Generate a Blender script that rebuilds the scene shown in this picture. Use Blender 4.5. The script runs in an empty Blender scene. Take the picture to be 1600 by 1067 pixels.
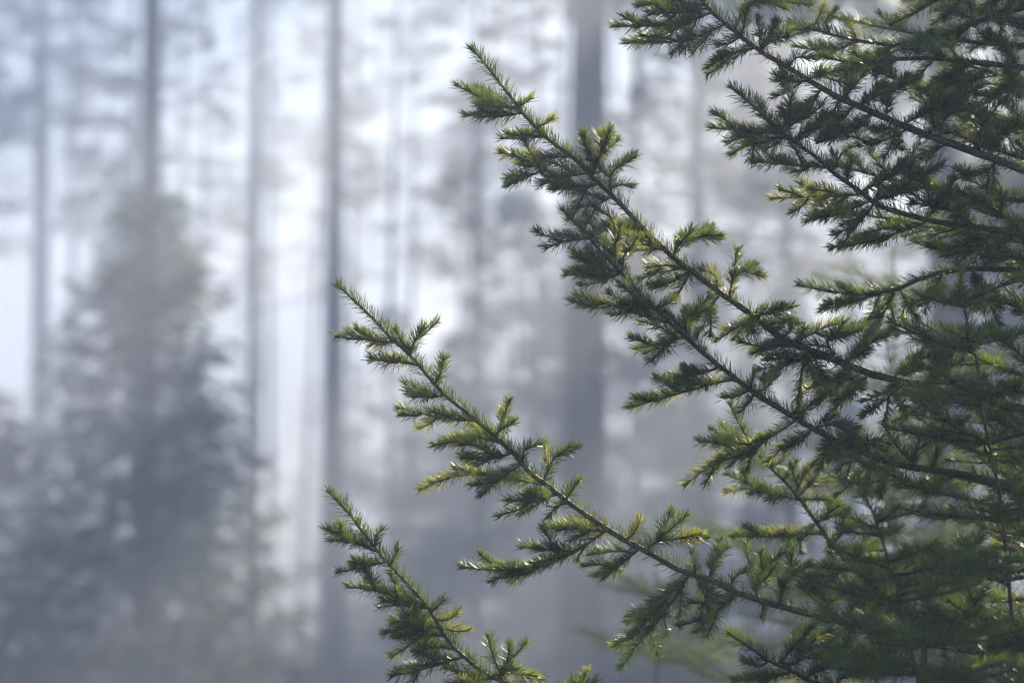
import bpy, math
import numpy as np
from mathutils import Vector

# ------------------------------------------------------------------ camera, sky, sun, exposure
scene = bpy.context.scene
F = 1600 * 100 / 36.0                       # focal length in photo pixels
CAM = np.array((0.0, 0.0, 1.6))
HORIZON = 940.0                             # photo row of the horizon
PITCH = math.atan((HORIZON - 533.5) / F)
cd = bpy.data.cameras.new('camera')
cam = bpy.data.objects.new('camera', cd)
scene.collection.objects.link(cam)
cam.location = CAM
cam.rotation_euler = (math.pi / 2 + PITCH, 0, 0)
cd.lens = 100.0
cd.sensor_width = 36.0
cd.clip_start = 0.05
cd.clip_end = 2000.0
cd.dof.use_dof = True
cd.dof.focus_distance = 3.6
cd.dof.aperture_fstop = 4.0
scene.camera = cam

SUN_EL, SUN_AZ = math.radians(32), math.radians(33)     # ahead and to the right of the camera
world = bpy.data.worlds.new('World')
scene.world = world
world.use_nodes = True
wn = world.node_tree
sky = wn.nodes.new('ShaderNodeTexSky')
sky.sky_type = 'NISHITA'
sky.sun_disc = False
sky.sun_elevation = SUN_EL
sky.sun_rotation = SUN_AZ
sky.air_density = 1.3
sky.dust_density = 0.2
sky.ozone_density = 2.5
wn.links.new(sky.outputs[0], wn.nodes['Background'].inputs[0])
wn.nodes['Background'].inputs[1].default_value = 0.06
sl = bpy.data.lights.new('sun', 'SUN')
sl.energy = 5.0
sl.angle = math.radians(0.5)
sl.color = (1.0, 0.83, 0.60)
sun = bpy.data.objects.new('sun', sl)
scene.collection.objects.link(sun)
SUN = Vector((math.cos(SUN_EL) * math.sin(SUN_AZ), math.cos(SUN_EL) * math.cos(SUN_AZ), math.sin(SUN_EL)))
sun.rotation_euler = SUN.to_track_quat('Z', 'Y').to_euler()
sun.location = (20, 30, 40)

scene.view_settings.view_transform = 'Standard'
scene.view_settings.look = 'None'
scene.view_settings.gamma = 1.0
scene.view_settings.use_curve_mapping = False
scene.view_settings.exposure = 1.95

cy = scene.cycles
cy.use_denoising = True
cy.denoiser = 'OPENIMAGEDENOISE'
cy.use_adaptive_sampling = False
cy.max_bounces = 6
cy.diffuse_bounces = 2
cy.glossy_bounces = 2
cy.transmission_bounces = 4
cy.volume_bounces = 1
cy.transparent_max_bounces = 8
cy.caustics_reflective = False
cy.caustics_refractive = False
cy.sample_clamp_indirect = 4.0
cy.filter_width = 1.15

# ------------------------------------------------------------------ helpers
COL = scene.collection
_FW = np.array((0, math.cos(PITCH), math.sin(PITCH)))
_UP = np.array((0, -math.sin(PITCH), math.cos(PITCH)))
_RT = np.array((1.0, 0, 0))


def at(x, y, d):
    """the point seen at photo pixel (x, y) at distance d along the view axis"""
    return CAM + d * (_FW + _RT * ((x - 800) / F) + _UP * ((533.5 - y) / F))


def ground_at(x, d):
    """ground point below photo column x at ground distance d"""
    return np.array(((x - 800) / F * d, d, 0.0))


def high(y, d):
    """height above ground of photo row y at distance d"""
    return 1.6 + (HORIZON - y) * d / F


def tag(o, label=None, cat=None, group=None, kind=None):
    if label: o['label'] = label
    if cat: o['category'] = cat
    if group: o['group'] = group
    if kind: o['kind'] = kind
    return o


def empty(name, loc):
    o = bpy.data.objects.new(name, None)
    o.empty_display_size = 0.2
    o.location = loc
    COL.objects.link(o)
    return o


class MB:
    """collects triangles and quads as numpy blocks; build() links them as one mesh object"""
    def __init__(self):
        self.v, self.f3, self.f4, self.m3, self.m4, self.n = [], [], [], [], [], 0

    def add(self, v, f3=None, f4=None, mat=0):
        if f3 is not None and len(f3):
            self.f3.append(np.asarray(f3) + self.n); self.m3.append(np.full(len(f3), mat))
        if f4 is not None and len(f4):
            self.f4.append(np.asarray(f4) + self.n); self.m4.append(np.full(len(f4), mat))
        self.v.append(np.asarray(v, float)); self.n += len(v)

    def mesh(self, name, mats, smooth=True):
        v = np.concatenate(self.v)
        f3 = np.concatenate(self.f3) if self.f3 else np.zeros((0, 3), int)
        f4 = np.concatenate(self.f4) if self.f4 else np.zeros((0, 4), int)
        mi = np.concatenate(self.m3 + self.m4)
        me = bpy.data.meshes.new(name)
        me.vertices.add(len(v)); me.vertices.foreach_set('co', v.astype(np.float32).ravel())
        loops = np.concatenate((f3.ravel(), f4.ravel())).astype(np.int32)
        me.loops.add(len(loops)); me.loops.foreach_set('vertex_index', loops)
        st = np.concatenate((np.arange(len(f3)) * 3, len(f3) * 3 + np.arange(len(f4)) * 4)).astype(np.int32)
        me.polygons.add(len(st)); me.polygons.foreach_set('loop_start', st)
        me.polygons.foreach_set('material_index', mi.astype(np.int32))
        me.polygons.foreach_set('use_smooth', np.full(len(st), smooth))
        for m in mats: me.materials.append(m)
        me.update(calc_edges=True)
        return me

    def build(self, name, mats, parent=None, smooth=True):
        """vertices are in world space; the object keeps the parent's origin"""
        if parent is not None:
            off = world_of(parent)
            self.v = [b - off for b in self.v]
        o = bpy.data.objects.new(name, self.mesh(name, mats, smooth))
        COL.objects.link(o)
        if parent is not None: o.parent = parent
        return o


def world_of(o):
    p = np.array(o.location)
    while o.parent: o = o.parent; p = p + np.array(o.location)
    return p


def unit(a):
    return a / np.maximum(np.linalg.norm(a, axis=-1, keepdims=True), 1e-12)


def spline(pts, step):
    """Catmull-Rom through pts, resampled to about `step`"""
    p = np.asarray(pts, float)
    if len(p) == 2: p = np.array((p[0], (p[0] + p[1]) / 2, p[1]))
    q = np.vstack((2 * p[0] - p[1], p, 2 * p[-1] - p[-2]))
    out = []
    for i in range(1, len(q) - 2):
        a, b, c, d = q[i - 1], q[i], q[i + 1], q[i + 2]
        t = np.linspace(0, 1, 9)[:-1, None]
        out.append(0.5 * (2 * b + (c - a) * t + (2 * a - 5 * b + 4 * c - d) * t * t + (3 * b - a - 3 * c + d) * t ** 3))
    out = np.vstack(out + [p[-1:]])
    s = np.concatenate(([0], np.cumsum(np.linalg.norm(np.diff(out, axis=0), axis=1))))
    n = max(3, int(s[-1] / step) + 1)
    u = np.linspace(0, s[-1], n)
    return np.stack([np.interp(u, s, out[:, k]) for k in range(3)], 1)


def frames(p):
    t = unit(np.gradient(p, axis=0))
    ref = np.where(np.abs(t[:, 2:3]) > 0.9, np.array([[1.0, 0, 0]]), np.array([[0, 0, 1.0]]))
    u = unit(np.cross(ref, t))
    v = np.cross(t, u)                   # v points as far up as it can
    return t, u, v


def add_tube(mb, p, r, sides=6, mat=0, rng=None, rough=0.0):
    p = np.asarray(p); n = len(p)
    r = np.broadcast_to(np.asarray(r, float), (n,))
    t, u, v = frames(p)
    a = np.linspace(0, 2 * np.pi, sides, endpoint=False)
    rr = np.repeat(r[:, None], sides, 1)
    if rng is not None and rough: rr = rr * (1 + rough * rng.normal(size=rr.shape))
    ring = p[:, None] + rr[..., None] * (np.cos(a)[None, :, None] * u[:, None] + np.sin(a)[None, :, None] * v[:, None])
    i, j = np.meshgrid(np.arange(n - 1), np.arange(sides), indexing='ij')
    k = (j + 1) % sides
    f = np.stack((i * sides + j, i * sides + k, (i + 1) * sides + k, (i + 1) * sides + j), -1).reshape(-1, 4)
    verts = np.vstack((ring.reshape(-1, 3), p[:1], p[-1:]))
    c0, c1 = n * sides, n * sides + 1
    jj = np.arange(sides); kk = (jj + 1) % sides
    caps = np.vstack((np.stack((np.full(sides, c0), kk, jj), 1),
                      np.stack((np.full(sides, c1), (n - 1) * sides + jj, (n - 1) * sides + kk), 1)))
    mb.add(verts, caps, f, mat)


def add_needles(mb, p, rng, per_m=1500, length=0.019, width=0.00108, mat=1, r=0.0015, t0=0.0, under=0.45, tipfan=True, spread=None):
    """real needle blades round the axis p (base -> tip)"""
    s = np.concatenate(([0], np.cumsum(np.linalg.norm(np.diff(p, axis=0), axis=1))))
    L = s[-1]
    n = int(per_m * L * (1 - t0))
    if n < 1: return
    u = rng.uniform(t0, 1, n)
    if tipfan:
        k = min(9, max(4, n // 12))
        u = np.concatenate((u, 1 - 0.006 / max(L, .02) * rng.random(k))); n += k
    t, U, V = frames(p)
    ip = lambda A: np.stack([np.interp(u * L, s, A[:, k]) for k in range(3)], 1)
    P, T, U, V = ip(p), unit(ip(t)), unit(ip(U)), unit(ip(V))
    ph = rng.uniform(0, 2 * np.pi, n)
    low = (np.sin(ph) < -0.2) & (rng.random(n) > under)
    ph = np.where(low, -ph, ph)                                   # fewer below the shoot
    ang = np.radians(rng.normal(60 if spread is None else spread, 10, n))
    tipness = np.clip((u * L - (L - 0.022)) / 0.022, 0, 1)
    ang = ang * (1 - tipness * rng.uniform(.1, .75, n))
    rad = np.cos(ph)[:, None] * U + np.sin(ph)[:, None] * V
    D = unit(np.cos(ang)[:, None] * T + np.sin(ang)[:, None] * rad + rng.normal(0, .06, (n, 3)))
    grow = np.clip(0.55 + 1.6 * (u * L) / 0.05, 0, 1)
    ln = length * rng.normal(1, .13, n) * (1 - 0.22 * tipness) * grow
    B = P + rad * (r * 0.6)
    W = unit(np.cross(D, T + 1e-4))
    tw = rng.normal(0, 0.5, n)
    N = np.cross(W, D)
    W = np.cos(tw)[:, None] * W + np.sin(tw)[:, None] * N
    N = np.cross(W, D)
    bend = unit(T * 0.8 + np.array((0, 0, .3)))
    cv = rng.normal(0.10, .06, n)[:, None] * ln[:, None]
    w = width * rng.normal(1, .1, n)[:, None]
    l = ln[:, None]
    M = B + D * l * .55 + bend * cv * .3
    TP = B + D * l + bend * cv
    vs = np.stack((B - W * w * .35, B + W * w * .35, M - W * w * .5, M + W * w * .5, TP), 1).reshape(-1, 3)
    b = np.arange(n)[:, None] * 5
    f4 = b + [0, 1, 3, 2]
    f3 = b + [2, 3, 4]
    mb.add(vs, f3, f4, mat)


# ------------------------------------------------------------------ materials
def new_mat(name):
    m = bpy.data.materials.new(name)
    m.use_nodes = True
    nt = m.node_tree
    nt.nodes.clear()
    return m, nt, nt.nodes.new('ShaderNodeOutputMaterial')


def leaf_material(name, c0, c1, trans, tcol, rough=0.35, scale=60.0, spec=0.5):
    """needles and leaves: glossy skin, light passing through the blade"""
    m, nt, out = new_mat(name)
    N, L = nt.nodes, nt.links
    geo = N.new('ShaderNodeNewGeometry'); oi = N.new('ShaderNodeObjectInfo')
    nz = N.new('ShaderNodeTexNoise'); nz.inputs['Scale'].default_value = scale; nz.inputs['Detail'].default_value = 2
    L.new(geo.outputs['Position'], nz.inputs['Vector'])
    ad = N.new('ShaderNodeMath'); ad.operation = 'ADD'
    L.new(geo.outputs['Random Per Island'], ad.inputs[0]); L.new(nz.outputs[0], ad.inputs[1])
    a2 = N.new('ShaderNodeMath'); a2.operation = 'ADD'
    L.new(ad.outputs[0], a2.inputs[0]); L.new(oi.outputs['Random'], a2.inputs[1])
    mr = N.new('ShaderNodeMapRange'); mr.inputs[1].default_value = 0.5; mr.inputs[2].default_value = 2.4
    L.new(a2.outputs[0], mr.inputs[0])
    mx = N.new('ShaderNodeMix'); mx.data_type = 'RGBA'
    mx.inputs[6].default_value = (*c0, 1); mx.inputs[7].default_value = (*c1, 1)
    L.new(mr.outputs[0], mx.inputs[0])
    pb = N.new('ShaderNodeBsdfPrincipled')
    pb.inputs['Roughness'].default_value = rough
    pb.inputs['Specular IOR Level'].default_value = spec
    L.new(mx.outputs[2], pb.inputs['Base Color'])
    tr = N.new('ShaderNodeBsdfTranslucent'); tr.inputs[0].default_value = (*tcol, 1)
    ms = N.new('ShaderNodeMixShader'); ms.inputs[0].default_value = trans
    L.new(pb.outputs[0], ms.inputs[1]); L.new(tr.outputs[0], ms.inputs[2])
    L.new(ms.outputs[0], out.inputs[0])
    return m


def bark_material(name, c0, c1, scale=30.0, bump=0.5, rough=0.85, stretch=0.25, dist=0.01):
    m, nt, out = new_mat(name)
    N, L = nt.nodes, nt.links
    tc = N.new('ShaderNodeTexCoord'); mp = N.new('ShaderNodeMapping')
    mp.inputs['Scale'].default_value = (1, 1, stretch)
    L.new(tc.outputs['Object'], mp.inputs[0])
    nz = N.new('ShaderNodeTexNoise'); nz.inputs['Scale'].default_value = scale; nz.inputs['Detail'].default_value = 6
    L.new(mp.outputs[0], nz.inputs['Vector'])
    cr = N.new('ShaderNodeValToRGB')
    cr.color_ramp.elements[0].position = .35; cr.color_ramp.elements[0].color = (*c0, 1)
    cr.color_ramp.elements[1].position = .68; cr.color_ramp.elements[1].color = (*c1, 1)
    L.new(nz.outputs[0], cr.inputs[0])
    bp = N.new('ShaderNodeBump'); bp.inputs['Strength'].default_value = bump; bp.inputs['Distance'].default_value = dist
    L.new(nz.outputs[0], bp.inputs['Height'])
    pb = N.new('ShaderNodeBsdfPrincipled'); pb.inputs['Roughness'].default_value = rough
    L.new(cr.outputs[0], pb.inputs['Base Color']); L.new(bp.outputs[0], pb.inputs['Normal'])
    L.new(pb.outputs[0], out.inputs[0])
    return m


M_NEEDLE = leaf_material('fir_needle', (.022, .040, .018), (.048, .068, .024), .38, (.23, .33, .045), .40, 25, .6)
M_YOUNG_LIT = leaf_material('fir_needle_young_lit', (.045, .070, .022), (.085, .11, .03), .48, (.46, .50, .055), .40, 25, .6)  # new growth; backlit glow of bright twigs is also put into this colour
M_TWIG = bark_material('twig_bark', (.045, .030, .020), (.13, .090, .055), 220, .5, .6, 1, .001)
M_BARK = bark_material('trunk_bark', (.045, .036, .030), (.12, .098, .080), 14, .8, .9, .2, .03)
M_FOL = leaf_material('conifer_spray', (.030, .055, .030), (.055, .080, .035), .35, (.10, .16, .03), .45, 1.2)
M_FOLY = leaf_material('autumn_leaf', (.09, .095, .03), (.14, .11, .035), .5, (.42, .34, .06), .5, .8)
M_FOLB = leaf_material('brown_leaf', (.075, .060, .035), (.11, .085, .045), .45, (.22, .16, .06), .5, .8)
M_GRASS = leaf_material('undergrowth_leaf', (.05, .06, .03), (.10, .09, .045), .4, (.16, .16, .05), .5, .5)


def ground_material():
    m, nt, out = new_mat('forest_floor')
    N, L = nt.nodes, nt.links
    tc = N.new('ShaderNodeTexCoord')
    nz = N.new('ShaderNodeTexNoise'); nz.inputs['Scale'].default_value = 1.3; nz.inputs['Detail'].default_value = 9
    L.new(tc.outputs['Object'], nz.inputs['Vector'])
    cr = N.new('ShaderNodeValToRGB')
    cr.color_ramp.elements[0].position = .38; cr.color_ramp.elements[0].color = (.028, .034, .018, 1)
    cr.color_ramp.elements[1].position = .66; cr.color_ramp.elements[1].color = (.085, .066, .042, 1)
    L.new(nz.outputs[0], cr.inputs[0])
    bp = N.new('ShaderNodeBump'); bp.inputs['Distance'].default_value = .1
    L.new(nz.outputs[0], bp.inputs['Height'])
    pb = N.new('ShaderNodeBsdfPrincipled'); pb.inputs['Roughness'].default_value = .95
    L.new(cr.outputs[0], pb.inputs['Base Color']); L.new(bp.outputs[0], pb.inputs['Normal'])
    L.new(pb.outputs[0], out.inputs[0])
    return m


# ------------------------------------------------------------------ the ground
def relief(x, y):
    return (.10 * np.sin(x * .31 + 1.3) * np.cos(y * .23) + .06 * np.sin(x * .83 + y * .57)
            + .04 * np.sin(1.9 * x - 1.1 * y)) * np.clip(y / 6.0, 0.1, 1)


X0, X1, Y0, Y1 = -70, 90, -25, 170
gx, gy = np.linspace(X0, X1, 161), np.linspace(Y0, Y1, 196)
GX, GY = np.meshgrid(gx, gy)
mb = MB()
ny, nx = GX.shape
i, j = np.meshgrid(np.arange(ny - 1), np.arange(nx - 1), indexing='ij')
mb.add(np.stack((GX, GY, relief(GX, GY)), -1).reshape(-1, 3),
       f4=np.stack((i * nx + j, i * nx + j + 1, (i + 1) * nx + j + 1, (i + 1) * nx + j), -1).reshape(-1, 4))
g = mb.build('ground', [ground_material()])
tag(g, 'brown and mossy forest floor under the trees', 'ground', kind='structure')


# ------------------------------------------------------------------ trees of the misty forest
def add_sprays(mb, pos, dirs, size, rng, mat=0, droop=.25, aspect=.42):
    """leafy sprays: bent diamond blades, two quads each"""
    n = len(pos)
    D = unit(dirs + rng.normal(0, .35, (n, 3)) + np.array((0, 0, -droop)))
    R = unit(rng.normal(size=(n, 3)))
    W = unit(np.cross(D, R)); Nn = np.cross(W, D)
    l = (size * rng.uniform(.6, 1.35, n))[:, None]; w = l * aspect
    c = rng.uniform(-.25, .25, n)[:, None] * l
    vs = np.stack((pos, pos + D * l * .45 + W * w * .5, pos + D * l + Nn * c, pos + D * l * .45 - W * w * .5), 1).reshape(-1, 3)
    b = np.arange(n)[:, None] * 4
    mb.add(vs, f4=b + [0, 1, 2, 3], mat=mat)


def forest_tree(name, base, height, r0, crown, rng, reach=2.0, limbs=40, sprays=60, size=.3, fol=None, lean=(0, 0),
                droop=.15, dead=(), power=.8, up=0.15, limb_r=.02, inner=.25, aspect=.42):
    """a conifer: tapered trunk, limbs and a crown of leafy sprays between heights crown[0] and crown[1]"""
    base = np.array((base[0], base[1], relief(base[0], base[1]) - .05))
    root = empty(name, base)
    fol = fol or M_FOL
    h = np.linspace(0, 1, 24)[:, None]
    wob = rng.normal(0, .05, 2)
    P = base + np.hstack((lean[0] * h + wob[0] * np.sin(h * 5), lean[1] * h + wob[1] * np.sin(h * 4), height * h))
    R = r0 * (1 - h[:, 0]) ** .8 + .012
    R[0] *= 1.35; R[1] *= 1.12
    tm = MB()
    add_tube(tm, P, R, 12, 0, rng, .03)
    axis = lambda z: np.array([np.interp(z, P[:, 2] - base[2], P[:, k]) for k in range(3)])
    for (z, az, ln, sl) in dead:                                   # bare limbs low on the trunk
        a = axis(z); d = np.array((math.cos(az), math.sin(az), 0))
        q = np.array([a + d * ln * s + np.array((0, 0, sl * ln * s - .25 * ln * s * s)) for s in (0, .35, .7, 1)])
        lm = MB(); qq = spline(q, .15)
        add_tube(lm, qq, np.linspace(.022, .006, len(qq)), 5)
        for _ in range(5):
            k = rng.integers(len(qq) // 3, len(qq)); d2 = unit(d + rng.normal(0, .6, 3))
            add_tube(lm, np.array([qq[k], qq[k] + d2 * ln * .12, qq[k] + d2 * ln * .2 - np.array((0, 0, .08 * ln))]), [.007, .005, .003], 4)
        lm.v = [b for b in lm.v]
        lm.build('limb', [M_BARK], root)
    pos, dr = [], []
    zc = np.sort(rng.uniform(0, 1, limbs))
    limb_list = []
    for k, s in enumerate(zc):
        z = crown[0] + (crown[1] - crown[0]) * s
        a = axis(min(z, height * .985)); az = k * 2.39996 + rng.normal(0, .4)
        ln = reach * (1 - s) ** power * rng.uniform(.7, 1.15) + .12
        sl = up * (0.4 + 1.6 * s)
        d = np.array((math.cos(az), math.sin(az), 0))
        ss = np.linspace(0, 1, 7)[:, None]
        q = a + d * ln * ss + np.array((0, 0, 1.0)) * (sl * ln * ss - droop * ln * ss ** 2 + .06 * ln * ss ** 4)
        add_tube(tm, q[::2], np.linspace(limb_r * (1 - .5 * s), .004, 4), 4)
        m = max(4, int(sprays * (ln / (reach + .12)) ** .8))
        u = inner + (1 - inner) * rng.random(m) ** (.5 if inner > .1 else .8)
        pp = np.stack([np.interp(u, ss[:, 0], q[:, c]) for c in range(3)], 1)
        side = np.array((-d[1], d[0], 0)) * rng.choice((-1, 1), m)[:, None]
        off = side * (rng.random(m) ** 1.2 * .46 * ln * (1.15 - u))[:, None] + rng.normal(0, .05 * ln + .02, (m, 3))
        pos.append(pp + off); dr.append(d * .8 + side * .7)
    tm.build('trunk', [M_BARK], root)
    cm = MB()
    pos, dr = np.vstack(pos), np.vstack(dr)
    ok = ~in_shaft_slot(pos) if height > 14 else np.ones(len(pos), bool)
    add_sprays(cm, pos[ok], dr[ok], size, rng, droop=.3, aspect=aspect)
    cm.build('crown', [fol], root, smooth=False)
    return root


# slots cut into the crowns, shaped to throw sun shafts into the smoke: (point on the shaft, radius)
_S = np.array(SUN)
_E1 = unit(np.array((_S[1], -_S[0], 0.0))); _E2 = np.cross(_S, _E1)
SHAFT_SLOTS = [(430, 190, 21, .34, 3.6), (230, 480, 20, .28, 3.2), (1140, 640, 26, .40, 3.4), (720, 560, 24, .32, 3.2)]


def in_shaft_slot(p):
    """foliage standing in one of the slots"""
    hit = np.zeros(len(p), bool)
    for x, y, d, w, l in SHAFT_SLOTS:
        c = at(x, y, d); g = at(x, y, 1) - CAM
        g2 = np.array((g @ _E1, g @ _E2)); g2 /= np.linalg.norm(g2)
        q = p - c
        a, b = q @ _E1, q @ _E2
        hit |= (np.abs(a * g2[1] - b * g2[0]) < w + .36 + .05 * np.sin(p[:, 2] * 3)) & (np.abs(a * g2[0] + b * g2[1]) < l + .8) & (q @ _S > 3)
    return hit


def rs(k): return np.random.default_rng(k)


# trunk column, distance, trunk width in the photo, height, crown base, label
TALL = [  # trunks labelled added stand there so their crowns shade the mist
    (62, 62, 32, 20.0, 9.5, 'broad hazy trunk near the picture edge behind the drooping boughs', 3.0, 60),
    (225, 34, 34, 19.5, 10.4, 'straight dark trunk rising out of the blurred young spruce', 2.4, 42),
    (393, 50, 19, 19.0, 13.2, 'slim grey trunk between the young spruce and the bright gap', 2.0, 40),
    (522, 42, 31, 19.5, 12.2, 'straight blue grey trunk beside the tall bright gap', 2.4, 42),
    (908, 28, 58, 18.5, 8.6, 'thick dark trunk behind the tip of the highest long fir branch', 2.6, 46),
    (1328, 58, 24, 19.0, 10.5, 'dark trunk half hidden behind the uppermost fir boughs', 2.6, 60),
    (1470, 21, 40, 15.5, 6.3, 'stout trunk added for shade, hidden low behind the dense right side of the fir', 2.4, 80),
    (1486, 25.5, 36, 17.0, 7.5, 'trunk added for shade close behind the dark leader of the fir sapling', 2.6, 80),
    (1462, 30.5, 34, 18.5, 8.6, 'middle one of the trunks added for shade and hidden behind the dense fir', 2.8, 80),
    (1498, 35.5, 30, 19.0, 9.5, 'farther trunk added for shade, hidden behind the dense fir', 2.8, 80),
    (1092, 37, 15, 19.5, 9.9, 'slim dark trunk with a crown added for shade in the brownish gap below the uppermost boughs', 3.0, 80),
    (1240, 44, 16, 19.5, 11.4, 'slim trunk added for shade behind the bright patches between the fir boughs', 3.0, 80),
    (1480, 52, 24, 18.5, 8.0, 'misty trunk hidden behind the dense right side of the fir', 2.4, 60),
]
for k, (x, d, w, h, cb, lab, rch, nl) in enumerate(TALL):
    rng = rs(100 + k)
    dead = []
    if k in (2, 3, 1):
        for z in rng.uniform(4.5, cb, 9): dead.append((z, rng.uniform(0, 6.28), rng.uniform(1.0, 2.2), rng.uniform(-.1, .25)))
    if k == 4:
        for z in rng.uniform(6, cb, 3): dead.append((z, rng.uniform(0, 6.28), 1.2, .1))
    t = forest_tree('forest_tree', ground_at(x, d), h, 1.3 * w / 2 * d / F, (cb, h - .1), rng, rch, int(nl * 1.5), 80, .32, dead=dead, lean=(rng.normal(0, .12), 0))
    tag(t, lab, 'tree', 'tall trees of the misty forest')

SLENDER = [   # x, d, width px, apex row, crown base row, reach, limbs, label, foliage; poles with crowns above the frame are added for shade
    (745, 60, 14, 95, 330, 1.0, 40, 'slender dark spruce with a tufted top in the centre of the mist', None),
    (470, 60, 9, -40, 300, 1.3, 20, 'thin pole tree standing in the tall bright gap', M_FOLY),
    (362, 66, 9, -20, 330, 1.2, 24, 'thin leaning pole beside the slim grey trunk', None),
    (290, 52, 9, -60, 420, 1.5, 30, 'faint thin tree between the two trunks over the young spruce', M_FOLY),
    (630, 50, 9, -80, 430, 1.9, 40, 'pale yellow leaved tree right of the tall bright gap', M_FOLY),
    (825, 46, 11, -60, 460, 1.5, 40, 'faint tree close to the thick dark trunk', M_FOLY),
    (1070, 38, 13, -30, 470, 2.1, 70, 'brownish thin tree with sparse leaves beside the thick dark trunk', M_FOLB),
    (612, 47, 9, -600, -110, 3.0, 80, 'faint tall shade pole added just right of the blue grey trunk', None),
    (752, 41, 13, -800, -110, 3.0, 80, 'faint tall shade pole added left of the slender dark spruce', None),
    (845, 58, 12, -430, -110, 3.0, 70, 'faint tall shade pole added close beside the thick dark trunk', None),
    (430, 56, 10, -420, -110, 3.0, 70, 'faint tall shade pole added at the left side of the bright gap', None),
    (120, 62, 13, -400, -110, 3.0, 60, 'faint tall shade pole added over the young spruce near the picture edge', None),
    (320, 66, 11, -400, -110, 3.0, 60, 'faint tall shade pole added left of the slim grey trunk', None),
    (882, 47, 9, -700, -110, 3.0, 80, 'faint added shade pole almost covered by the thick dark trunk', None),
    (705, 60, 9, -400, -110, 3.2, 80, 'faint far shade pole added between the blue grey trunk and the slender spruce', None),
    (548, 56, 9, -420, -110, 3.2, 80, 'faint shade pole added against the right side of the blue grey trunk', None),
    (958, 52, 10, -500, -110, 3.2, 80, 'faint shade pole added a little right of the thick dark trunk', None),
    (215, 54, 12, -500, -110, 3.2, 80, 'faint shade pole added just left of the straight dark trunk', None),
    (985, 42, 10, -800, -110, 3.2, 90, 'slim faint shade pole added between the thick trunk and the brownish tree', None),
    (1010, 58, 14, -400, -110, 3.0, 60, 'faint tall shade pole added just right of the thick dark trunk', None),
    (1175, 50, 15, -60, 430, 2.0, 60, 'thin misty tree showing between the fir boughs', M_FOLB),
]
for k, (x, d, w, ya, yc, rch, nl, lab, fol) in enumerate(SLENDER):
    rng = rs(200 + k)
    h = min(high(ya, d), 20.8)
    t = forest_tree('slender_tree', ground_at(x, d), h, w / 2 * d / F, (high(yc, d), h - .05), rng, rch, int(nl * 1.7), 60, .15 if ya > -200 else .32, fol=fol,
                    lean=(rng.normal(0, .25), 0), limb_r=.018, droop=.3, up=.3)
    tag(t, lab, 'tree', 'slender trees of the misty forest')

# young conifers of the understorey
YOUNG = [  # x, d, apex row, reach, limbs, sprays, label
    (226, 25, 270, 1.75, 125, 56, 'dark blurred young spruce below the straight dark trunk'),
    (-25, 25, 600, 1.4, 60, 40, 'low young spruce with drooping boughs in the lower corner'),
    (610, 55, 470, 1.7, 70, 70, 'hazy young conifer just right of the blue grey trunk'),
    (705, 47, 520, 1.6, 70, 70, 'hazy young conifer behind the lower long fir branch'),
    (805, 44, 290, 1.9, 100, 95, 'tall misty young conifer left of the thick dark trunk'),
    (870, 60, 420, 1.8, 70, 60, 'misty young conifer tucked behind the thick dark trunk'),
    (990, 44, 330, 1.9, 90, 85, 'misty young conifer right of the thick dark trunk'),
    (1110, 40, 400, 1.9, 90, 90, 'misty young conifer behind the middle fir branches'),
    (1230, 50, 440, 2.2, 90, 80, 'misty young conifer below the bright patches'),
    (1390, 50, 330, 2.2, 90, 60, 'misty young conifer behind the right half of the fir'),
    (1540, 46, 380, 2.2, 90, 60, 'misty young conifer behind the dense edge of the fir'),
    (110, 62, 470, 2.0, 70, 50, 'faint young conifer between the broad trunk and the young spruce'),
    (300, 46, 690, .8, 50, 50, 'small hazy conifer at the foot of the slim grey trunk'),
]
for k, (x, d, ya, rch, nl, sp, lab) in enumerate(YOUNG):
    rng = rs(300 + k)
    h = high(ya, d)
    near = d < 28
    t = forest_tree('young_conifer', ground_at(x, d), h, .010 + h * .0035, (.25, h - .02), rng, rch, int(nl * 1.7), int(sp * 1.25), d * .0085 if near else .15,
                    droop=.30, up=.50 if near else .38, power=1.0 if near else .8, limb_r=.012 if near else .02, inner=.02 if near else .12, aspect=.2 if near else .42)
    tag(t, lab, 'conifer', 'young conifers of the understorey')

# sunlit yellow shrubs at the far end of the bright gap
for k, (x, d, ya, rch, lab) in enumerate([(497, 78, 590, 1.4, 'cream sunlit shrub against the blue grey trunk'),
                                          (660, 66, 600, 1.6, 'yellowish shrub glowing faintly right of the blue grey trunk')]):
    h = high(ya, d)
    t = forest_tree('sunlit_shrub', ground_at(x, d), h, .04, (.2, h - .02), rs(340 + k), rch, 70, 36, .2, fol=M_FOLY, droop=.15, up=.6, power=.6, inner=.1)
    tag(t, lab, 'shrub', 'sunlit yellow shrubs far off')

# unseen tall firs added beyond the frame towards the sun to shade the mist and comb the light into shafts
rng = rs(5)
SHADE = [(6.0, 20.5), (9.0, 22.8), (6.9, 24.2), (10.6, 25.6), (9.6, 29)]
for gy_ in np.arange(27, 66, 4.1):
    for gx_ in np.arange(5, 40, 4.1):
        x, y = gx_ + rng.uniform(-1.2, 1.2), gy_ + rng.uniform(-1.2, 1.2)
        if x > .18 * y + 2.4 and x < 12 + (y - 20) * .6 and rng.random() < .9: SHADE.append((x, y))
for k, (x, y) in enumerate(SHADE):
    h = rng.uniform(17, 20)
    t = forest_tree('shade_fir', (x, y, 0), h, .2, (rng.uniform(3, 7), h - .1), rs(400 + k), rng.uniform(2.5, 3.1), 85, 50, .68)
    tag(t, 'tall shade fir added outside the picture towards the sun', 'tree', 'added shade firs outside the picture')

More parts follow.
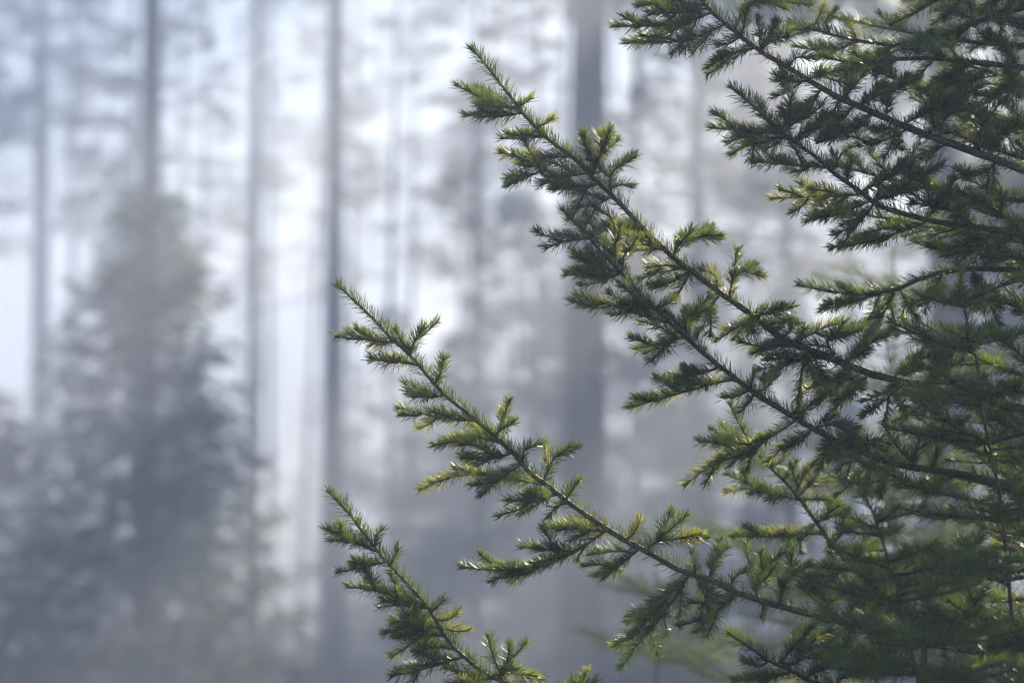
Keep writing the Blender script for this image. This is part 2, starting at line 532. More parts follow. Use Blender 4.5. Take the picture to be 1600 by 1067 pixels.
# two unseen bushy firs added beside the camera to shade the near air
for k, (x, y, h, rc, lab) in enumerate([(1.95, 2.75, 7.4, 1.25, 'bushy fir added for shade outside the picture beside the camera'), (2.1, 4.3, 8.4, 1.3, 'bushy fir added for shade outside the picture behind the near fir')]):
    t = forest_tree('air_shade_fir', (x, y, 0), h, .06, (2.85, h - .05), rs(450 + k), rc, 190, 90, .12, droop=.2, up=.3, limb_r=.012, inner=.1)
    tag(t, lab, 'tree')

# the far wood that reads as one mass
mb = MB(); rng = rs(9)
for k in range(46):
    x, y = rng.uniform(-30, 34), rng.uniform(120, 155)
    h = rng.uniform(8, 14)
    b = np.array((x, y, -.05))
    add_tube(mb, np.array([b, b + (0, 0, h * .5), b + (rng.normal(0, .3), 0, h)]), [.16, .11, .03], 6, 0)
    m = 420
    s = rng.random(m) ** .8
    rr = 2.2 * (1 - s) ** .7 * np.sqrt(rng.random(m)) + .1
    az = rng.uniform(0, 6.283, m)
    pos = b + np.stack((rr * np.cos(az), rr * np.sin(az), h * (.25 + .74 * s)), 1)
    add_sprays(mb, pos, np.stack((np.cos(az), np.sin(az), 0 * az), 1), .45, rng, 1 if rng.random() < .6 else 2)
o = mb.build('forest', [M_BARK, M_FOL, M_FOLY], smooth=False)
tag(o, 'pale far wood fading into the bright mist', 'forest', kind='stuff')

# low undergrowth
mb = MB(); rng = rs(12); n = 26000
y = 20 + 85 * rng.random(n) ** .8
x = rng.uniform(-.24, .24, n) * y + rng.normal(0, 1, n)
keep = (np.sin(x * 1.1 + np.sin(y * .5)) + np.sin(y * .7 + x * .3) + rng.normal(0, .5, n)) > -.2
x, y = x[keep], y[keep]
pos = np.stack((x, y, relief(x, y) + rng.random(len(x)) ** 2 * .55), 1)
dz = rng.normal(size=(len(x), 3)) * .5; dz[:, 2] = 1
add_sprays(mb, pos, dz, .3, rng, droop=0)
o = mb.build('undergrowth', [M_GRASS], smooth=False)
tag(o, 'low dim undergrowth on the forest floor', 'undergrowth', kind='stuff')

# ------------------------------------------------------------------ the near fir: branches, twigs and needles
def to3(pts, d0, d1):
    """photo points with depth running from d0 (first) to d1 (last)"""
    p = np.array(pts, float)
    s = np.concatenate(([0], np.cumsum(np.hypot(*np.diff(p, axis=0).T))))
    s /= s[-1]
    return np.array([at(x, y, d0 + (d1 - d0) * k) for (x, y), k in zip(p, s)])


def twig(parent, pts3, rng, per_m=1500, young=False, length=.0164, r=.0016, bare=.0, spread=None, width=.00108):
    p = spline(pts3, .004)
    p = p + np.cumsum(rng.normal(0, .00012, p.shape), 0)
    mb = MB()
    n = len(p)
    add_tube(mb, p, np.linspace(r, .0008, n), 5, 0, rng, .06)
    t = unit(p[-1] - p[-2])
    add_tube(mb, np.array([p[-1] - t * .001, p[-1] + t * .0015, p[-1] + t * .0045]), [.0010, .0016, .0004], 5, 0)   # bud
    add_needles(mb, p, rng, per_m, length * rng.uniform(.9, 1.08), mat=1, r=r, t0=bare, spread=spread, width=width)
    return mb.build('twig', [M_TWIG, M_YOUNG_LIT if young else M_NEEDLE], parent)


def side_twigs(parent, p, rng, n, lmin, lmax, per_m=1400, t0=.15, t1=.95, plane=None, young=0.1, width=.00108):
    """twigs left and right of an axis p (base -> tip)"""
    t, u, v = frames(p)
    L = np.linalg.norm(np.diff(p, axis=0), axis=1).sum()
    for k in range(n):
        s = t0 + (t1 - t0) * (k + rng.uniform(.2, .8)) / n
        i = int(s * (len(p) - 1))
        sg = 1 if k % 2 else -1
        a = math.radians(rng.uniform(42, 66))
        ln = (lmin + (lmax - lmin) * rng.random()) * (1.1 - .55 * s)
        ph = rng.normal(0, .45)
        d = math.cos(a) * t[i] + math.sin(a) * (sg * math.cos(ph) * u[i] + math.sin(ph) * v[i])
        q = [p[i], p[i] + d * ln * .5, p[i] + d * ln + t[i] * ln * .12 + np.array((0, 0, rng.normal(.02, .08) * ln))]
        twig(parent, np.array(q), rng, per_m, rng.random() < young, width=width, length=min(.0164, .0108 + .11 * ln))


FIR_D = 3.72                                   # the trunk stands just outside the frame
fb = at(1790, 940, FIR_D)
FIR = empty('fir_tree', (fb[0], fb[1], 0))
tag(FIR, 'sharp green fir with long upswept branches reaching in from the picture edge', 'tree')
mb = MB(); rng = rs(20)
zz = np.linspace(-.05, 4.2, 40)
tr = np.stack((fb[0] + .012 * np.sin(zz * 2), fb[1] + .01 * np.cos(zz * 1.7), zz), 1)
add_tube(mb, tr, np.linspace(.052, .008, 40), 14, 0, rng, .03)
mb.build('trunk', [M_BARK], FIR)
TRUNK = lambda z: np.array([np.interp(z, zz, tr[:, k]) for k in range(3)])

# every branch: axis from tip to base in photo points, depth at tip and base, radius at base, twigs from base to tip
BR = {}
BR['B'] = dict(d=(3.60, 3.66), r=.0050, axis=[(529, 446), (545, 462), (580, 495), (605, 522), (645, 560), (690, 612), (720, 637), (760, 670), (800, 706), (825, 735), (865, 766), (890, 786), (932, 815), (972, 841), (1012, 862), (1052, 885), (1082, 897), (1115, 908), (1152, 925), (1215, 945), (1290, 965), (1400, 985), (1560, 1010), (1690, 1035)],
  tw=[[(617, 537), (582, 535), (542, 522)], [(645, 556), (654, 535), (661, 512)], [(652, 570), (625, 562), (600, 559)], [(684, 600), (689, 580), (693, 560)], [(692, 618), (665, 619), (637, 613)], [(742, 660), (682, 652), (626, 638)],
      [(776, 686), (782, 665), (783, 643)], [(785, 695), (740, 688), (690, 694)], [(802, 712), (768, 716), (727, 712)], [(815, 724), (828, 706), (843, 694)], [(862, 750), (790, 742), (720, 741), (658, 765)], [(854, 748), (864, 718), (891, 700)],
      [(882, 782), (892, 768), (905, 752)], [(867, 776), (830, 780), (795, 783)], [(886, 788), (870, 798), (857, 807)], [(795, 745), (772, 758), (752, 774)], [(940, 843), (890, 869), (815, 885), (723, 885)], [(895, 862), (865, 858), (838, 857)],
      [(955, 835), (905, 828), (866, 823)], [(842, 882), (805, 892), (772, 908)], [(977, 842), (988, 828), (1000, 814)], [(997, 858), (965, 878), (932, 900)], [(1013, 862), (1016, 847), (1040, 842), (1106, 838)],
      [(1075, 905), (1052, 932), (1015, 972), (973, 1040)], [(1070, 916), (1045, 928), (1020, 941)], [(1052, 940), (1020, 966), (987, 992)], [(1088, 904), (1098, 930), (1106, 960)], [(1150, 930), (1122, 958), (1090, 985)],
      [(1086, 898), (1080, 882), (1079, 864)], [(1110, 900), (1120, 876), (1137, 855)], [(1140, 914), (1142, 901), (1168, 892)], [(1182, 934), (1183, 902), (1220, 866)], [(1222, 942), (1226, 912), (1242, 895), (1268, 882)], [(1180, 936), (1192, 950), (1190, 962)],
      [(1300, 966), (1290, 930), (1260, 905)], [(1320, 968), (1350, 930), (1375, 890)], [(1340, 972), (1300, 1000), (1262, 1018)], [(1420, 988), (1380, 950), (1330, 930)], [(1450, 992), (1400, 1020), (1340, 1050)], [(1500, 1000), (1520, 960), (1510, 920)]],
  yg=(6, 10, 18, 20, 26))
BR['C'] = dict(d=(3.58, 3.68), r=.0042, axis=[(515, 770), (530, 786), (550, 808), (567, 832), (595, 867), (625, 900), (650, 927), (668, 948), (700, 1000), (730, 1030), (775, 1060), (850, 1086), (960, 1110), (1300, 1150), (1690, 1200)],
  tw=[[(588, 864), (545, 845), (510, 827)], [(585, 855), (592, 842), (597, 828)], [(612, 886), (618, 874), (621, 860)], [(602, 880), (578, 882), (553, 886)], [(664, 950), (607, 930), (545, 917)], [(674, 954), (684, 946), (693, 938)], [(682, 972), (700, 966), (716, 956)],
      [(686, 982), (655, 974), (616, 970)], [(694, 992), (655, 990), (620, 993)], [(712, 1016), (682, 1016), (652, 1021)], [(717, 1034), (665, 1045), (612, 1057)], [(784, 1062), (790, 1036), (796, 1008)], [(770, 1056), (805, 1050), (836, 1056)], [(775, 1062), (740, 1062), (705, 1070)], [(890, 1096), (905, 1078), (930, 1066)], [(860, 1088), (885, 1072), (900, 1064)],
      [(668, 955), (640, 948), (600, 940)], [(690, 985), (712, 990), (730, 985)]], yg=(6, 9, 12, 17))
BR['A'] = dict(d=(3.56, 3.68), r=.0056, axis=[(737, 77), (750, 91), (770, 116), (802, 157), (815, 175), (836, 198), (862, 222), (895, 246), (927, 278), (952, 302), (975, 325), (1010, 362), (1052, 402), (1080, 423), (1122, 455), (1147, 472), (1172, 490), (1222, 528), (1255, 543), (1285, 555), (1322, 569), (1362, 584), (1400, 593), (1500, 617), (1680, 655)],
  tw=[[(812, 175), (775, 166), (740, 146)], [(810, 179), (778, 184), (747, 183)], [(810, 167), (820, 162), (830, 155)], [(840, 201), (852, 195), (864, 186)], [(850, 218), (822, 216), (795, 210)], [(915, 275), (857, 272), (832, 256), (782, 240)], [(840, 270), (818, 278), (797, 288)], [(893, 246), (872, 244), (852, 247)], [(927, 272), (936, 236), (938, 211)],
      [(930, 264), (942, 236), (952, 218)], [(955, 300), (960, 267), (990, 246)], [(964, 285), (974, 288), (985, 292)], [(937, 288), (900, 296), (866, 297)], [(957, 310), (930, 322), (901, 327)], [(1056, 402), (1066, 382), (1090, 372), (1124, 374)], [(1015, 372), (980, 356), (940, 353)], [(1040, 396), (1018, 386), (990, 372)], [(1142, 466), (1143, 438), (1160, 428), (1188, 431)], [(1122, 452), (1118, 430), (1095, 422)], [(1077, 426), (1045, 418), (1014, 418)],
      [(1074, 432), (1045, 442), (1017, 448)], [(1078, 430), (1066, 450), (1055, 466)], [(1128, 466), (1102, 486), (1064, 506)], [(1176, 494), (1205, 490), (1238, 481)], [(1178, 506), (1155, 512), (1134, 516)], [(1255, 536), (1215, 538), (1177, 553)], [(1248, 527), (1278, 516), (1308, 504)], [(1282, 562), (1235, 572), (1196, 591)], [(1255, 570), (1250, 595), (1246, 626)], [(1258, 568), (1276, 580), (1293, 593)],
      [(1310, 562), (1300, 532), (1322, 515), (1352, 509)], [(1325, 566), (1342, 548), (1390, 520)], [(1336, 577), (1308, 600), (1275, 626)], [(1364, 590), (1334, 616), (1304, 641)], [(1222, 528), (1235, 515), (1236, 500)], [(1400, 594), (1420, 560), (1450, 540)], [(1420, 600), (1380, 625), (1350, 650)], [(1450, 606), (1470, 570), (1480, 545)], [(1480, 612), (1440, 640), (1410, 660)], [(1172, 490), (1190, 506), (1215, 514)]], yg=(2, 3, 5, 8, 9, 10, 11, 14, 16, 17, 18, 19, 22, 24, 26))
BR['D'] = dict(d=(3.50, 3.66), r=.0048, axis=[(880, 330), (902, 353), (922, 373), (947, 402), (970, 426), (990, 448), (1012, 472), (1035, 492), (1056, 513), (1077, 532), (1096, 549), (1122, 570), (1150, 592), (1176, 612), (1200, 627), (1225, 642), (1247, 656), (1285, 677), (1322, 696), (1360, 712), (1400, 725), (1462, 735), (1512, 743), (1690, 785)],
  tw=[[(970, 428), (925, 411), (897, 394)], [(972, 430), (935, 428), (896, 424)], [(920, 378), (890, 383), (855, 386)], [(962, 416), (963, 388), (960, 351)], [(975, 422), (979, 396), (981, 370)], [(1048, 506), (978, 491), (900, 461)], [(1032, 490), (1010, 482), (986, 474)], [(1026, 480), (1038, 474), (1051, 466)], [(1072, 526), (1078, 502), (1106, 487)], [(1068, 528), (1032, 536), (996, 546)],
      [(1154, 596), (1085, 608), (984, 636)], [(1120, 584), (1088, 585), (1056, 591)], [(1177, 608), (1178, 596), (1177, 583)], [(1172, 610), (1152, 616), (1132, 621)], [(1178, 614), (1168, 628), (1160, 641)], [(1182, 612), (1196, 604), (1212, 590)], [(1238, 648), (1255, 640), (1268, 632)], [(1244, 662), (1186, 690), (1136, 716), (1072, 756)], [(1175, 694), (1148, 692), (1119, 692)], [(1192, 690), (1178, 710), (1167, 731)],
      [(1270, 672), (1250, 688), (1227, 702)], [(1302, 688), (1292, 708), (1282, 731)], [(1270, 672), (1302, 672), (1336, 676)], [(1250, 664), (1252, 655), (1250, 646)], [(1430, 728), (1434, 702), (1438, 680)], [(1460, 734), (1462, 715), (1464, 698)], [(1375, 718), (1365, 738), (1360, 760)], [(1350, 708), (1325, 720), (1310, 735)], [(1400, 726), (1385, 745), (1375, 770)], [(1330, 700), (1360, 690), (1390, 692)], [(1500, 742), (1470, 760), (1445, 770)], [(1360, 712), (1340, 690), (1318, 682)]], yg=(0, 1, 3, 4, 5, 6, 7, 8, 9, 10, 12, 13, 15, 17, 23))
BR['E'] = dict(d=(3.58, 3.70), r=.0058, axis=[(1035, -70), (1070, -28), (1097, 2), (1115, 22), (1140, 43), (1167, 65), (1195, 85), (1225, 102), (1262, 125), (1300, 147), (1330, 161), (1375, 181), (1412, 197), (1450, 212), (1487, 225), (1532, 241), (1600, 266), (1690, 300)],
  tw=[[(1115, 22), (1050, 36), (960, 42)], [(1130, 44), (1070, 58), (980, 66)], [(1100, 8), (1055, 4), (1002, 6)], [(1105, 15), (1060, 20), (1015, 22)], [(1157, 66), (1140, 70), (1122, 71)], [(1182, 82), (1145, 92), (1107, 106)], [(1157, 54), (1160, 38), (1163, 20)], [(1160, 30), (1180, 10), (1220, 2), (1266, 8)], [(1193, 78), (1203, 55), (1210, 34)], [(1204, 56), (1230, 54), (1262, 46)], [(1262, 140), (1238, 130), (1212, 127)], [(1285, 143), (1265, 168), (1222, 182)],
      [(1320, 156), (1326, 132), (1326, 110)], [(1345, 166), (1360, 150), (1376, 134)], [(1527, 238), (1532, 210), (1535, 178)], [(1365, 184), (1337, 202), (1285, 222)], [(1422, 214), (1378, 222), (1330, 230)], [(1400, 206), (1395, 228), (1383, 246)], [(1482, 230), (1462, 240), (1440, 248)], [(1386, 182), (1392, 148), (1436, 122)], [(1410, 190), (1470, 160), (1530, 138)], [(1230, 106), (1245, 96), (1270, 92)], [(1215, 98), (1225, 112), (1222, 128)], [(1260, 126), (1290, 112), (1318, 108)], [(1310, 152), (1300, 175), (1280, 195)], [(1450, 214), (1470, 190), (1480, 165)], [(1560, 252), (1530, 270), (1490, 280)], [(1540, 246), (1560, 215), (1590, 195)], [(1340, 166), (1320, 180), (1300, 200)]], yg=(6, 10, 15, 17))
BR['F'] = dict(d=(3.55, 3.68), r=.0044, axis=[(1143, 138), (1170, 160), (1195, 183), (1228, 211), (1250, 228), (1275, 246), (1305, 272), (1345, 300), (1370, 320), (1405, 332), (1456, 345), (1525, 355), (1600, 366), (1690, 380)],
  tw=[[(1225, 210), (1175, 206), (1112, 200)], [(1200, 212), (1170, 222), (1144, 240)], [(1232, 208), (1245, 190), (1263, 172)], [(1222, 204), (1222, 188), (1220, 172)], [(1290, 264), (1237, 260), (1180, 252)], [(1302, 268), (1302, 254), (1300, 240)], [(1322, 282), (1326, 270), (1328, 253)], [(1350, 312), (1275, 308), (1207, 312)], [(1360, 318), (1312, 331), (1260, 347)], [(1365, 322), (1342, 348), (1306, 367)], [(1362, 312), (1400, 297), (1434, 277), (1470, 258)], [(1350, 300), (1390, 278), (1436, 262)],
      [(1455, 347), (1388, 370), (1300, 388)], [(1530, 356), (1480, 330), (1425, 318)], [(1600, 364), (1560, 330), (1500, 300)], [(1450, 344), (1470, 320), (1480, 300)], [(1560, 360), (1520, 385), (1480, 400)], [(1370, 318), (1376, 302), (1372, 286)], [(1240, 222), (1262, 214), (1280, 200)], [(1235, 216), (1215, 224), (1190, 226)]], yg=(1, 7, 8, 17))
BR['G'] = dict(d=(3.86, 3.84), r=.0046, axis=[(1140, 632), (1150, 652), (1170, 688), (1190, 716), (1217, 743), (1245, 773), (1270, 808), (1295, 843), (1320, 873), (1345, 900), (1420, 960), (1560, 1030), (1690, 1080)],
  tw=[[(1246, 786), (1195, 767), (1134, 740)], [(1286, 836), (1220, 838), (1147, 841)], [(1248, 776), (1272, 758), (1302, 752)], [(1246, 772), (1256, 750), (1261, 730)], [(1250, 780), (1280, 780), (1308, 785)], [(1205, 728), (1216, 720), (1228, 711)], [(1165, 690), (1145, 688), (1123, 686)], [(1258, 830), (1255, 846), (1252, 863)], [(1225, 752), (1240, 738), (1245, 722)], [(1300, 850), (1320, 830), (1345, 822)], [(1330, 884), (1290, 895), (1260, 900)], [(1275, 815), (1295, 805), (1320, 800)], [(1310, 862), (1340, 862), (1370, 850)], [(1290, 840), (1300, 870), (1295, 890)]], yg=(1, 2, 3, 4))
BR['H'] = dict(d=(3.42, 3.62), r=.0036, axis=[(1140, 990), (1177, 1015), (1202, 1032), (1240, 1050), (1275, 1066), (1400, 1095), (1690, 1150)],
  tw=[[(1205, 1036), (1185, 1040), (1164, 1034)], [(1240, 1050), (1210, 1062), (1170, 1080)], [(1215, 1036), (1250, 1010), (1300, 985)], [(1260, 1060), (1300, 1030), (1350, 1010)], [(1300, 1072), (1340, 1050), (1400, 1040)], [(1225, 1044), (1260, 1030), (1290, 1030)]], yg=())
BR['I'] = dict(d=(3.74, 3.74), r=.0042, axis=[(1235, 38), (1258, 43), (1325, 61), (1388, 70), (1425, 67), (1462, 58), (1512, 40), (1550, 27), (1600, 12), (1700, -15)],
  tw=[[(1340, 64), (1332, 48), (1321, 35)], [(1268, 45), (1278, 26), (1286, 9)], [(1300, 56), (1290, 34), (1305, 18)], [(1345, 66), (1305, 72), (1270, 70)], [(1430, 66), (1450, 54), (1455, 50)], [(1550, 28), (1562, 44), (1560, 58)], [(1520, 38), (1500, 58), (1480, 72)], [(1400, 70), (1370, 90), (1335, 104)], [(1530, 34), (1500, 18), (1475, 10)], [(1570, 22), (1590, 40), (1610, 44)]], yg=(0, 1, 2))
BR['J'] = dict(d=(3.66, 3.72), r=.0044, axis=[(1285, 88), (1340, 100), (1400, 93), (1462, 92), (1512, 97), (1600, 106), (1700, 118)],
  tw=[[(1462, 92), (1448, 105), (1432, 118)], [(1400, 94), (1370, 108), (1340, 112)], [(1512, 97), (1488, 122), (1462, 130)], [(1550, 102), (1520, 124), (1465, 132)], [(1480, 94), (1450, 80), (1420, 78)], [(1590, 106), (1560, 80), (1540, 60)], [(1560, 103), (1580, 130), (1570, 160)], [(1600, 110), (1570, 150), (1520, 170)]], yg=())
BR['N'] = dict(d=(3.60, 3.70), r=.0040, axis=[(1395, 37), (1430, 20), (1465, 0), (1510, -22), (1600, -50), (1700, -80)],
  tw=[[(1510, -22), (1495, 5), (1477, 34)], [(1470, -5), (1440, -5), (1410, -2)], [(1560, -38), (1548, 0), (1552, 22)], [(1600, -50), (1590, -10), (1575, 20)], [(1530, -30), (1500, -14), (1470, -12)]], yg=())
BR['M'] = dict(d=(3.74, 3.74), r=.0042, axis=[(1250, 446), (1300, 456), (1350, 460), (1400, 452), (1437, 436), (1475, 425), (1540, 420), (1690, 430)],
  tw=[[(1388, 456), (1340, 470), (1287, 483)], [(1398, 454), (1384, 482), (1362, 512)], [(1405, 452), (1415, 470), (1423, 490)], [(1340, 460), (1320, 452), (1310, 446)], [(1475, 425), (1450, 455), (1425, 475)], [(1500, 422), (1480, 395), (1450, 385)], [(1540, 420), (1560, 385), (1590, 360)], [(1520, 422), (1540, 455), (1560, 480)]], yg=(3,))

for kb, (key, B) in enumerate(BR.items()):
    rng = rs(1000 + kb)
    ax = to3(B['axis'], *B['d'])
    base = TRUNK(ax[-1][2] - .03)                       # the branch ends on the trunk
    ax = np.vstack((ax, (ax[-1] + base) / 2 + np.array((0, 0, .004)), base))
    p = spline(ax[::-1], .006)
    n = len(p)
    mb = MB()
    u = np.linspace(0, 1, n)
    rad = B['r'] * (1 - u) ** .75 + .0011
    add_tube(mb, p, rad, 8, 0, rng, .05)
    t = unit(p[-1] - p[-2])
    add_tube(mb, np.array([p[-1] - t * .001, p[-1] + t * .0022, p[-1] + t * .006]), [.0013, .0022, .0005], 6, 0)
    br = mb.build('branch', [M_TWIG], FIR)
    nb = MB()
    L = np.linalg.norm(np.diff(p, axis=0), axis=1).sum()
    c1, c2 = int(n * .38), int(n * .72)
    add_needles(nb, p[c2:], rng, 3300, .0172, mat=0, r=.0018)
    add_needles(nb, p[c1:c2 + 1], rng, 2400, .0170, mat=0, r=.0028, tipfan=False, spread=62, under=.6)
    add_needles(nb, p[:c1 + 1], rng, 1000, .016, mat=0, r=.004, tipfan=False, spread=66, under=.7)
    nd = nb.build('needles', [M_NEEDLE], br)
    nd['kind'] = 'stuff'
    for kt, tw in enumerate(B['tw']):
        a = np.array(tw, float)
        # start on the branch itself
        d = B['d'][0] + (B['d'][1] - B['d'][0]) * np.clip((a[0, 0] - B['axis'][0][0]) / (1690 - B['axis'][0][0]), 0, 1)
        Lt = np.hypot(*(a[-1] - a[0])) * d / F
        q = to3(tw, d, d + rng.normal(0, .32) * Lt)
        near = p[np.argmin(((p - q[0]) ** 2).sum(1))]
        if np.linalg.norm(near - q[0]) < .028: q[0] = near
        q[1:-1] += rng.normal(0, .0025, q[1:-1].shape)
        tw_o = twig(br, q, rng, rng.uniform(3300, 4000), kt in B['yg'], bare=.04)
        if Lt > .035:                                   # the longer ones fork
            pp = spline(q, .005)
            side_twigs(br, pp, rng, 2 if Lt < .055 else (4 if Lt < .1 else 6), .030, .062, 3300, .12, .8, young=.12)

def bough(tip, base, rng, n, lmin, lmax, per_m, width=.00108, sag=.02):
    mid = (tip + base) / 2 + np.array((rng.normal(0, .02), rng.normal(0, .04), -sag))
    p = spline([base, mid, tip], .006)
    mb = MB()
    add_tube(mb, p, np.linspace(.0046, .0012, len(p)), 6, 0, rng, .05)
    br = mb.build('branch', [M_TWIG], FIR)
    nb = MB(); add_needles(nb, p[len(p) // 3:], rng, per_m, .0175, mat=0, r=.002, width=width)
    nd = nb.build('needles', [M_NEEDLE], br); nd['kind'] = 'stuff'
    side_twigs(br, p, rng, n, lmin, lmax, per_m, .28, .97, young=.05, width=width)


rng = rs(78)
for k in range(9):                                      # upper boughs behind the long ones
    y = -30 + 380 * (k + rng.random()) / 9
    bough(at(rng.uniform(1270, 1480), y, rng.uniform(3.72, 3.95)), TRUNK(at(1790, y + rng.uniform(20, 90), FIR_D)[2]), rng, 10, .035, .085, 2300)
for k in range(34):                                     # unseen boughs added right and front, to shade near air and dense side
    z = rng.uniform(.9, 4.0)
    az = math.radians(rng.uniform(-115, 55)); l = rng.uniform(.55, 1.0) * (1.15 - z / 6.0)
    base = TRUNK(z)
    tip = base + np.array((math.cos(az) * l, math.sin(az) * l, rng.uniform(.1, .3) * l))
    q = tip - CAM; dd = q @ _FW
    if z < 2.45 and (q @ _RT) / dd * F < 850: continue   # none of these stands in the picture
    bough(tip, base, rng, 14, .06, .16, 480, .0040)

# shorter boughs of the same fir that fill its dense side
rng = rs(77)
for k in range(18):
    y = 330 + 790 * (k + rng.random()) / 18
    xt = rng.uniform(1400, 1590) if y < 700 else rng.uniform(1330, 1590)
    d0 = rng.uniform(3.56, 3.88)
    yb = y + rng.uniform(40, 150)
    tip = at(xt, y, d0)
    base = TRUNK(at(1790, yb, FIR_D)[2])
    mid = (tip + base) / 2 + np.array((rng.normal(0, .02), rng.normal(0, .04), -.02))
    p = spline([base, mid, tip], .006)
    mb = MB()
    add_tube(mb, p, np.linspace(.0046, .0012, len(p)), 6, 0, rng, .05)
    br = mb.build('branch', [M_TWIG], FIR)
    nb = MB(); add_needles(nb, p[len(p) // 3:], rng, 2300, .0175, mat=0, r=.002)
    nd = nb.build('needles', [M_NEEDLE], br); nd['kind'] = 'stuff'
    side_twigs(br, p, rng, 10, .04, .11, 2300, .28, .97, young=.05)


# ------------------------------------------------------------------ small firs around it
def sapling(name, stem3, whorls, rng, label, group, needle=None, len0=.16, young=.1, r0=.006, per_m=1700, twn=4, elev=.25, nl=.017):
    root = empty(name, np.array((stem3[-1][0], stem3[-1][1], 0)))
    tag(root, label, 'sapling', group)
    foot = np.array((stem3[-1][0], stem3[-1][1], -.03))
    p = spline(list(stem3[::-1]) if stem3[-1][2] < .05 else [foot] + list(stem3[::-1]), .008)
    mb = MB(); add_tube(mb, p, np.linspace(r0 * 1.4, .0012, len(p)), 8, 0, rng, .05)
    k = int(len(p) * .8)
    st = mb.build('stem', [M_TWIG], root)
    nb = MB(); add_needles(nb, p[-max(8, int(.10 / .008)):], rng, per_m, nl, mat=0, r=.0015)
    add_needles(nb, p[int(len(p) * .45):], rng, 350, nl, mat=0, r=.003, tipfan=False)
    nd = nb.build('needles', [needle or M_NEEDLE], st); nd['kind'] = 'stuff'
    s = np.concatenate(([0], np.cumsum(np.linalg.norm(np.diff(p, axis=0), axis=1)))); s = s[-1] - s
    for w, (below, ln, cnt) in enumerate(whorls):          # distance below the tip, branch length, branches
        i = int(np.argmin(np.abs(s - below)))
        az0 = rng.uniform(0, 6.28)
        for j in range(cnt):
            az = az0 + j * 6.283 / cnt + rng.normal(0, .25)
            l = ln * rng.uniform(.75, 1.12)
            d = np.array((math.cos(az), math.sin(az), 0))
            o = p[min(len(p) - 1, i + rng.integers(-1, 2))]
            e = elev * rng.uniform(.3, 1.5)
            q = spline([o, o + d * l * .5 + np.array((0, 0, e * l * .35)), o + d * l + np.array((0, 0, e * l * .9))], .006)
            mb = MB(); add_tube(mb, q, np.linspace(.0028, .0009, len(q)), 5, 0)
            add_needles(mb, q, rng, per_m, nl, mat=1, r=.0015, t0=.05)
            br = mb.build('branch', [M_TWIG, needle or M_NEEDLE], root)
            if l > .07: side_twigs2(br, q, rng, max(2, int(twn * l / .12)), l * .28, l * .5, per_m, needle, nl)
    return root


def side_twigs2(parent, p, rng, n, lmin, lmax, per_m, needle, nl):
    t, u, v = frames(p)
    for k in range(n):
        s = .18 + .7 * (k + rng.uniform(.2, .8)) / n
        i = int(s * (len(p) - 1)); sg = 1 if k % 2 else -1
        a = math.radians(rng.uniform(42, 62)); ln = rng.uniform(lmin, lmax) * (1.15 - .6 * s)
        d = math.cos(a) * t[i] + math.sin(a) * sg * u[i] + rng.normal(0, .1, 3)
        q = spline([p[i], p[i] + d * ln * .5, p[i] + d * ln + t[i] * ln * .1], .006)
        mb = MB(); add_tube(mb, q, np.linspace(.0015, .0008, len(q)), 4, 0)
        add_needles(mb, q, rng, per_m, nl, mat=1, r=.001)
        mb.build('twig', [M_TWIG, needle or M_NEEDLE], parent)


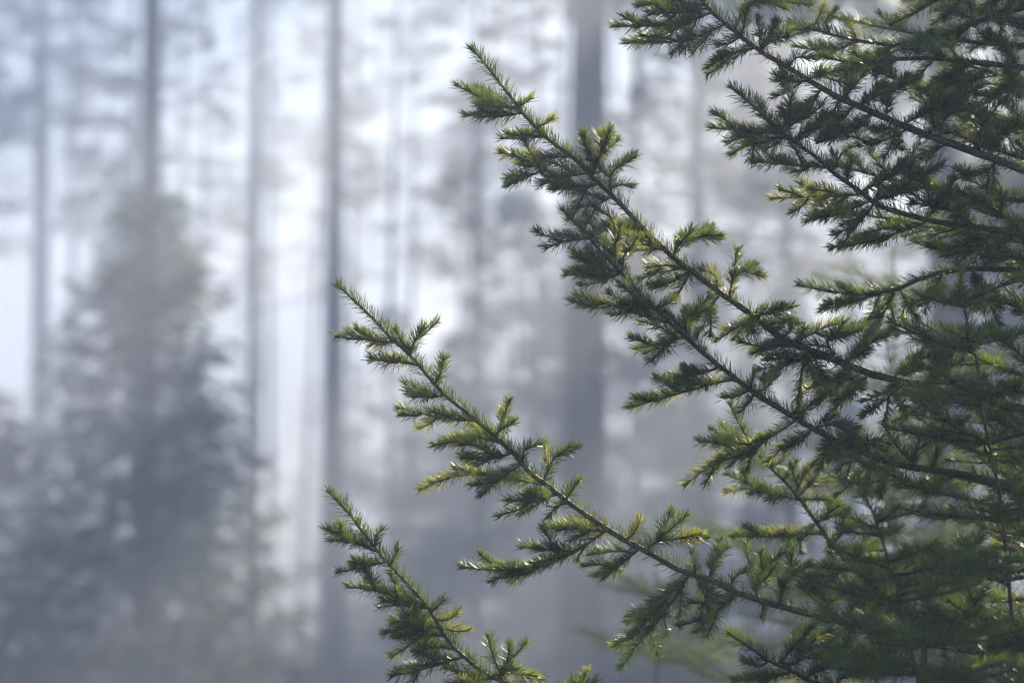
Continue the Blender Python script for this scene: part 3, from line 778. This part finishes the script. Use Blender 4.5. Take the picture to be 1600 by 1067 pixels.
# two dark leaders standing a little nearer than the fir
s1 = to3([(1500, 428), (1505, 470), (1515, 520), (1527, 570), (1536, 648), (1550, 715), (1561, 765), (1568, 828), (1578, 930), (1592, 1067), (1600, 1180)], 3.44, 3.46)
sapling('fir_sapling', s1, [(.035, .07, 5), (.085, .10, 5), (.15, .13, 6), (.22, .16, 6), (.30, .17, 6), (.38, .19, 6), (.46, .20, 6), (.56, .21, 6), (.66, .22, 5)],
        rs(31), 'dark fir sapling with a straight leader in front of the dense fir', 'dark fir saplings in front of the fir', twn=4)
s2 = to3([(1340, 745), (1350, 775), (1365, 803), (1380, 850), (1395, 900), (1410, 960), (1425, 1020), (1437, 1075), (1450, 1180)], 3.24, 3.27)
sapling('fir_sapling', s2, [(.02, .035, 4), (.062, .06, 5), (.11, .10, 5), (.155, .13, 5), (.20, .14, 5), (.26, .15, 5)],
        rs(32), 'small blurred dark fir sapling low in front of the fir branches', 'dark fir saplings in front of the fir', twn=3)

# pale sunlit saplings behind
M_PALE_LIT = leaf_material('pale_sunlit_needle', (.10, .13, .04), (.15, .16, .06), .5, (.33, .38, .13), .4, 20)  # sunlight on these saplings is put into the paler needle colour
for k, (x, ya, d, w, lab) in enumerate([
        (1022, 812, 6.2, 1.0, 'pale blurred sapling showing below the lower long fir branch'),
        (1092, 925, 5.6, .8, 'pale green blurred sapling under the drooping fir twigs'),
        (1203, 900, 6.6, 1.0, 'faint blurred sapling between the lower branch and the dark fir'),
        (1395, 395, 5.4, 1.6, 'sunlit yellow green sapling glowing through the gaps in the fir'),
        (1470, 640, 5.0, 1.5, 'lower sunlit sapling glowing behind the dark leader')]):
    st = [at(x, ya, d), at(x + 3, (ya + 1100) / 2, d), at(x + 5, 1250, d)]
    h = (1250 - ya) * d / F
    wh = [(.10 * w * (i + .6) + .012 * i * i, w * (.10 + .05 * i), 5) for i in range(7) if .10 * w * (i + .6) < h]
    sapling('pale_sapling', st, wh, rs(50 + k), lab, 'pale saplings behind the fir', M_PALE_LIT, per_m=550, twn=4, elev=.35, nl=.024)


# ------------------------------------------------------------------ the smoky air
m, nt, out = new_mat('haze_air')
pv = nt.nodes.new('ShaderNodeVolumePrincipled')
pv.inputs['Color'].default_value = (.70, .79, 1.0, 1)
pv.inputs['Density'].default_value = 0.0215
pv.inputs['Anisotropy'].default_value = 0.6
nt.links.new(pv.outputs[0], out.inputs['Volume'])
mb = MB()
a, b, c, d, zb, zt = X0 - 2, X1 + 2, Y0 - 2, Y1 + 2, -1.3, 21.5
mb.add(np.array([(x, y, z) for z in (zb, zt) for x, y in ((a, c), (b, c), (b, d), (a, d))]),
       f4=[(0, 3, 2, 1), (4, 5, 6, 7), (0, 1, 5, 4), (1, 2, 6, 5), (2, 3, 7, 6), (3, 0, 4, 7)])
o = mb.build('haze', [m], smooth=False)
tag(o, 'pale blue smoke hanging between the trees', 'haze', kind='stuff')
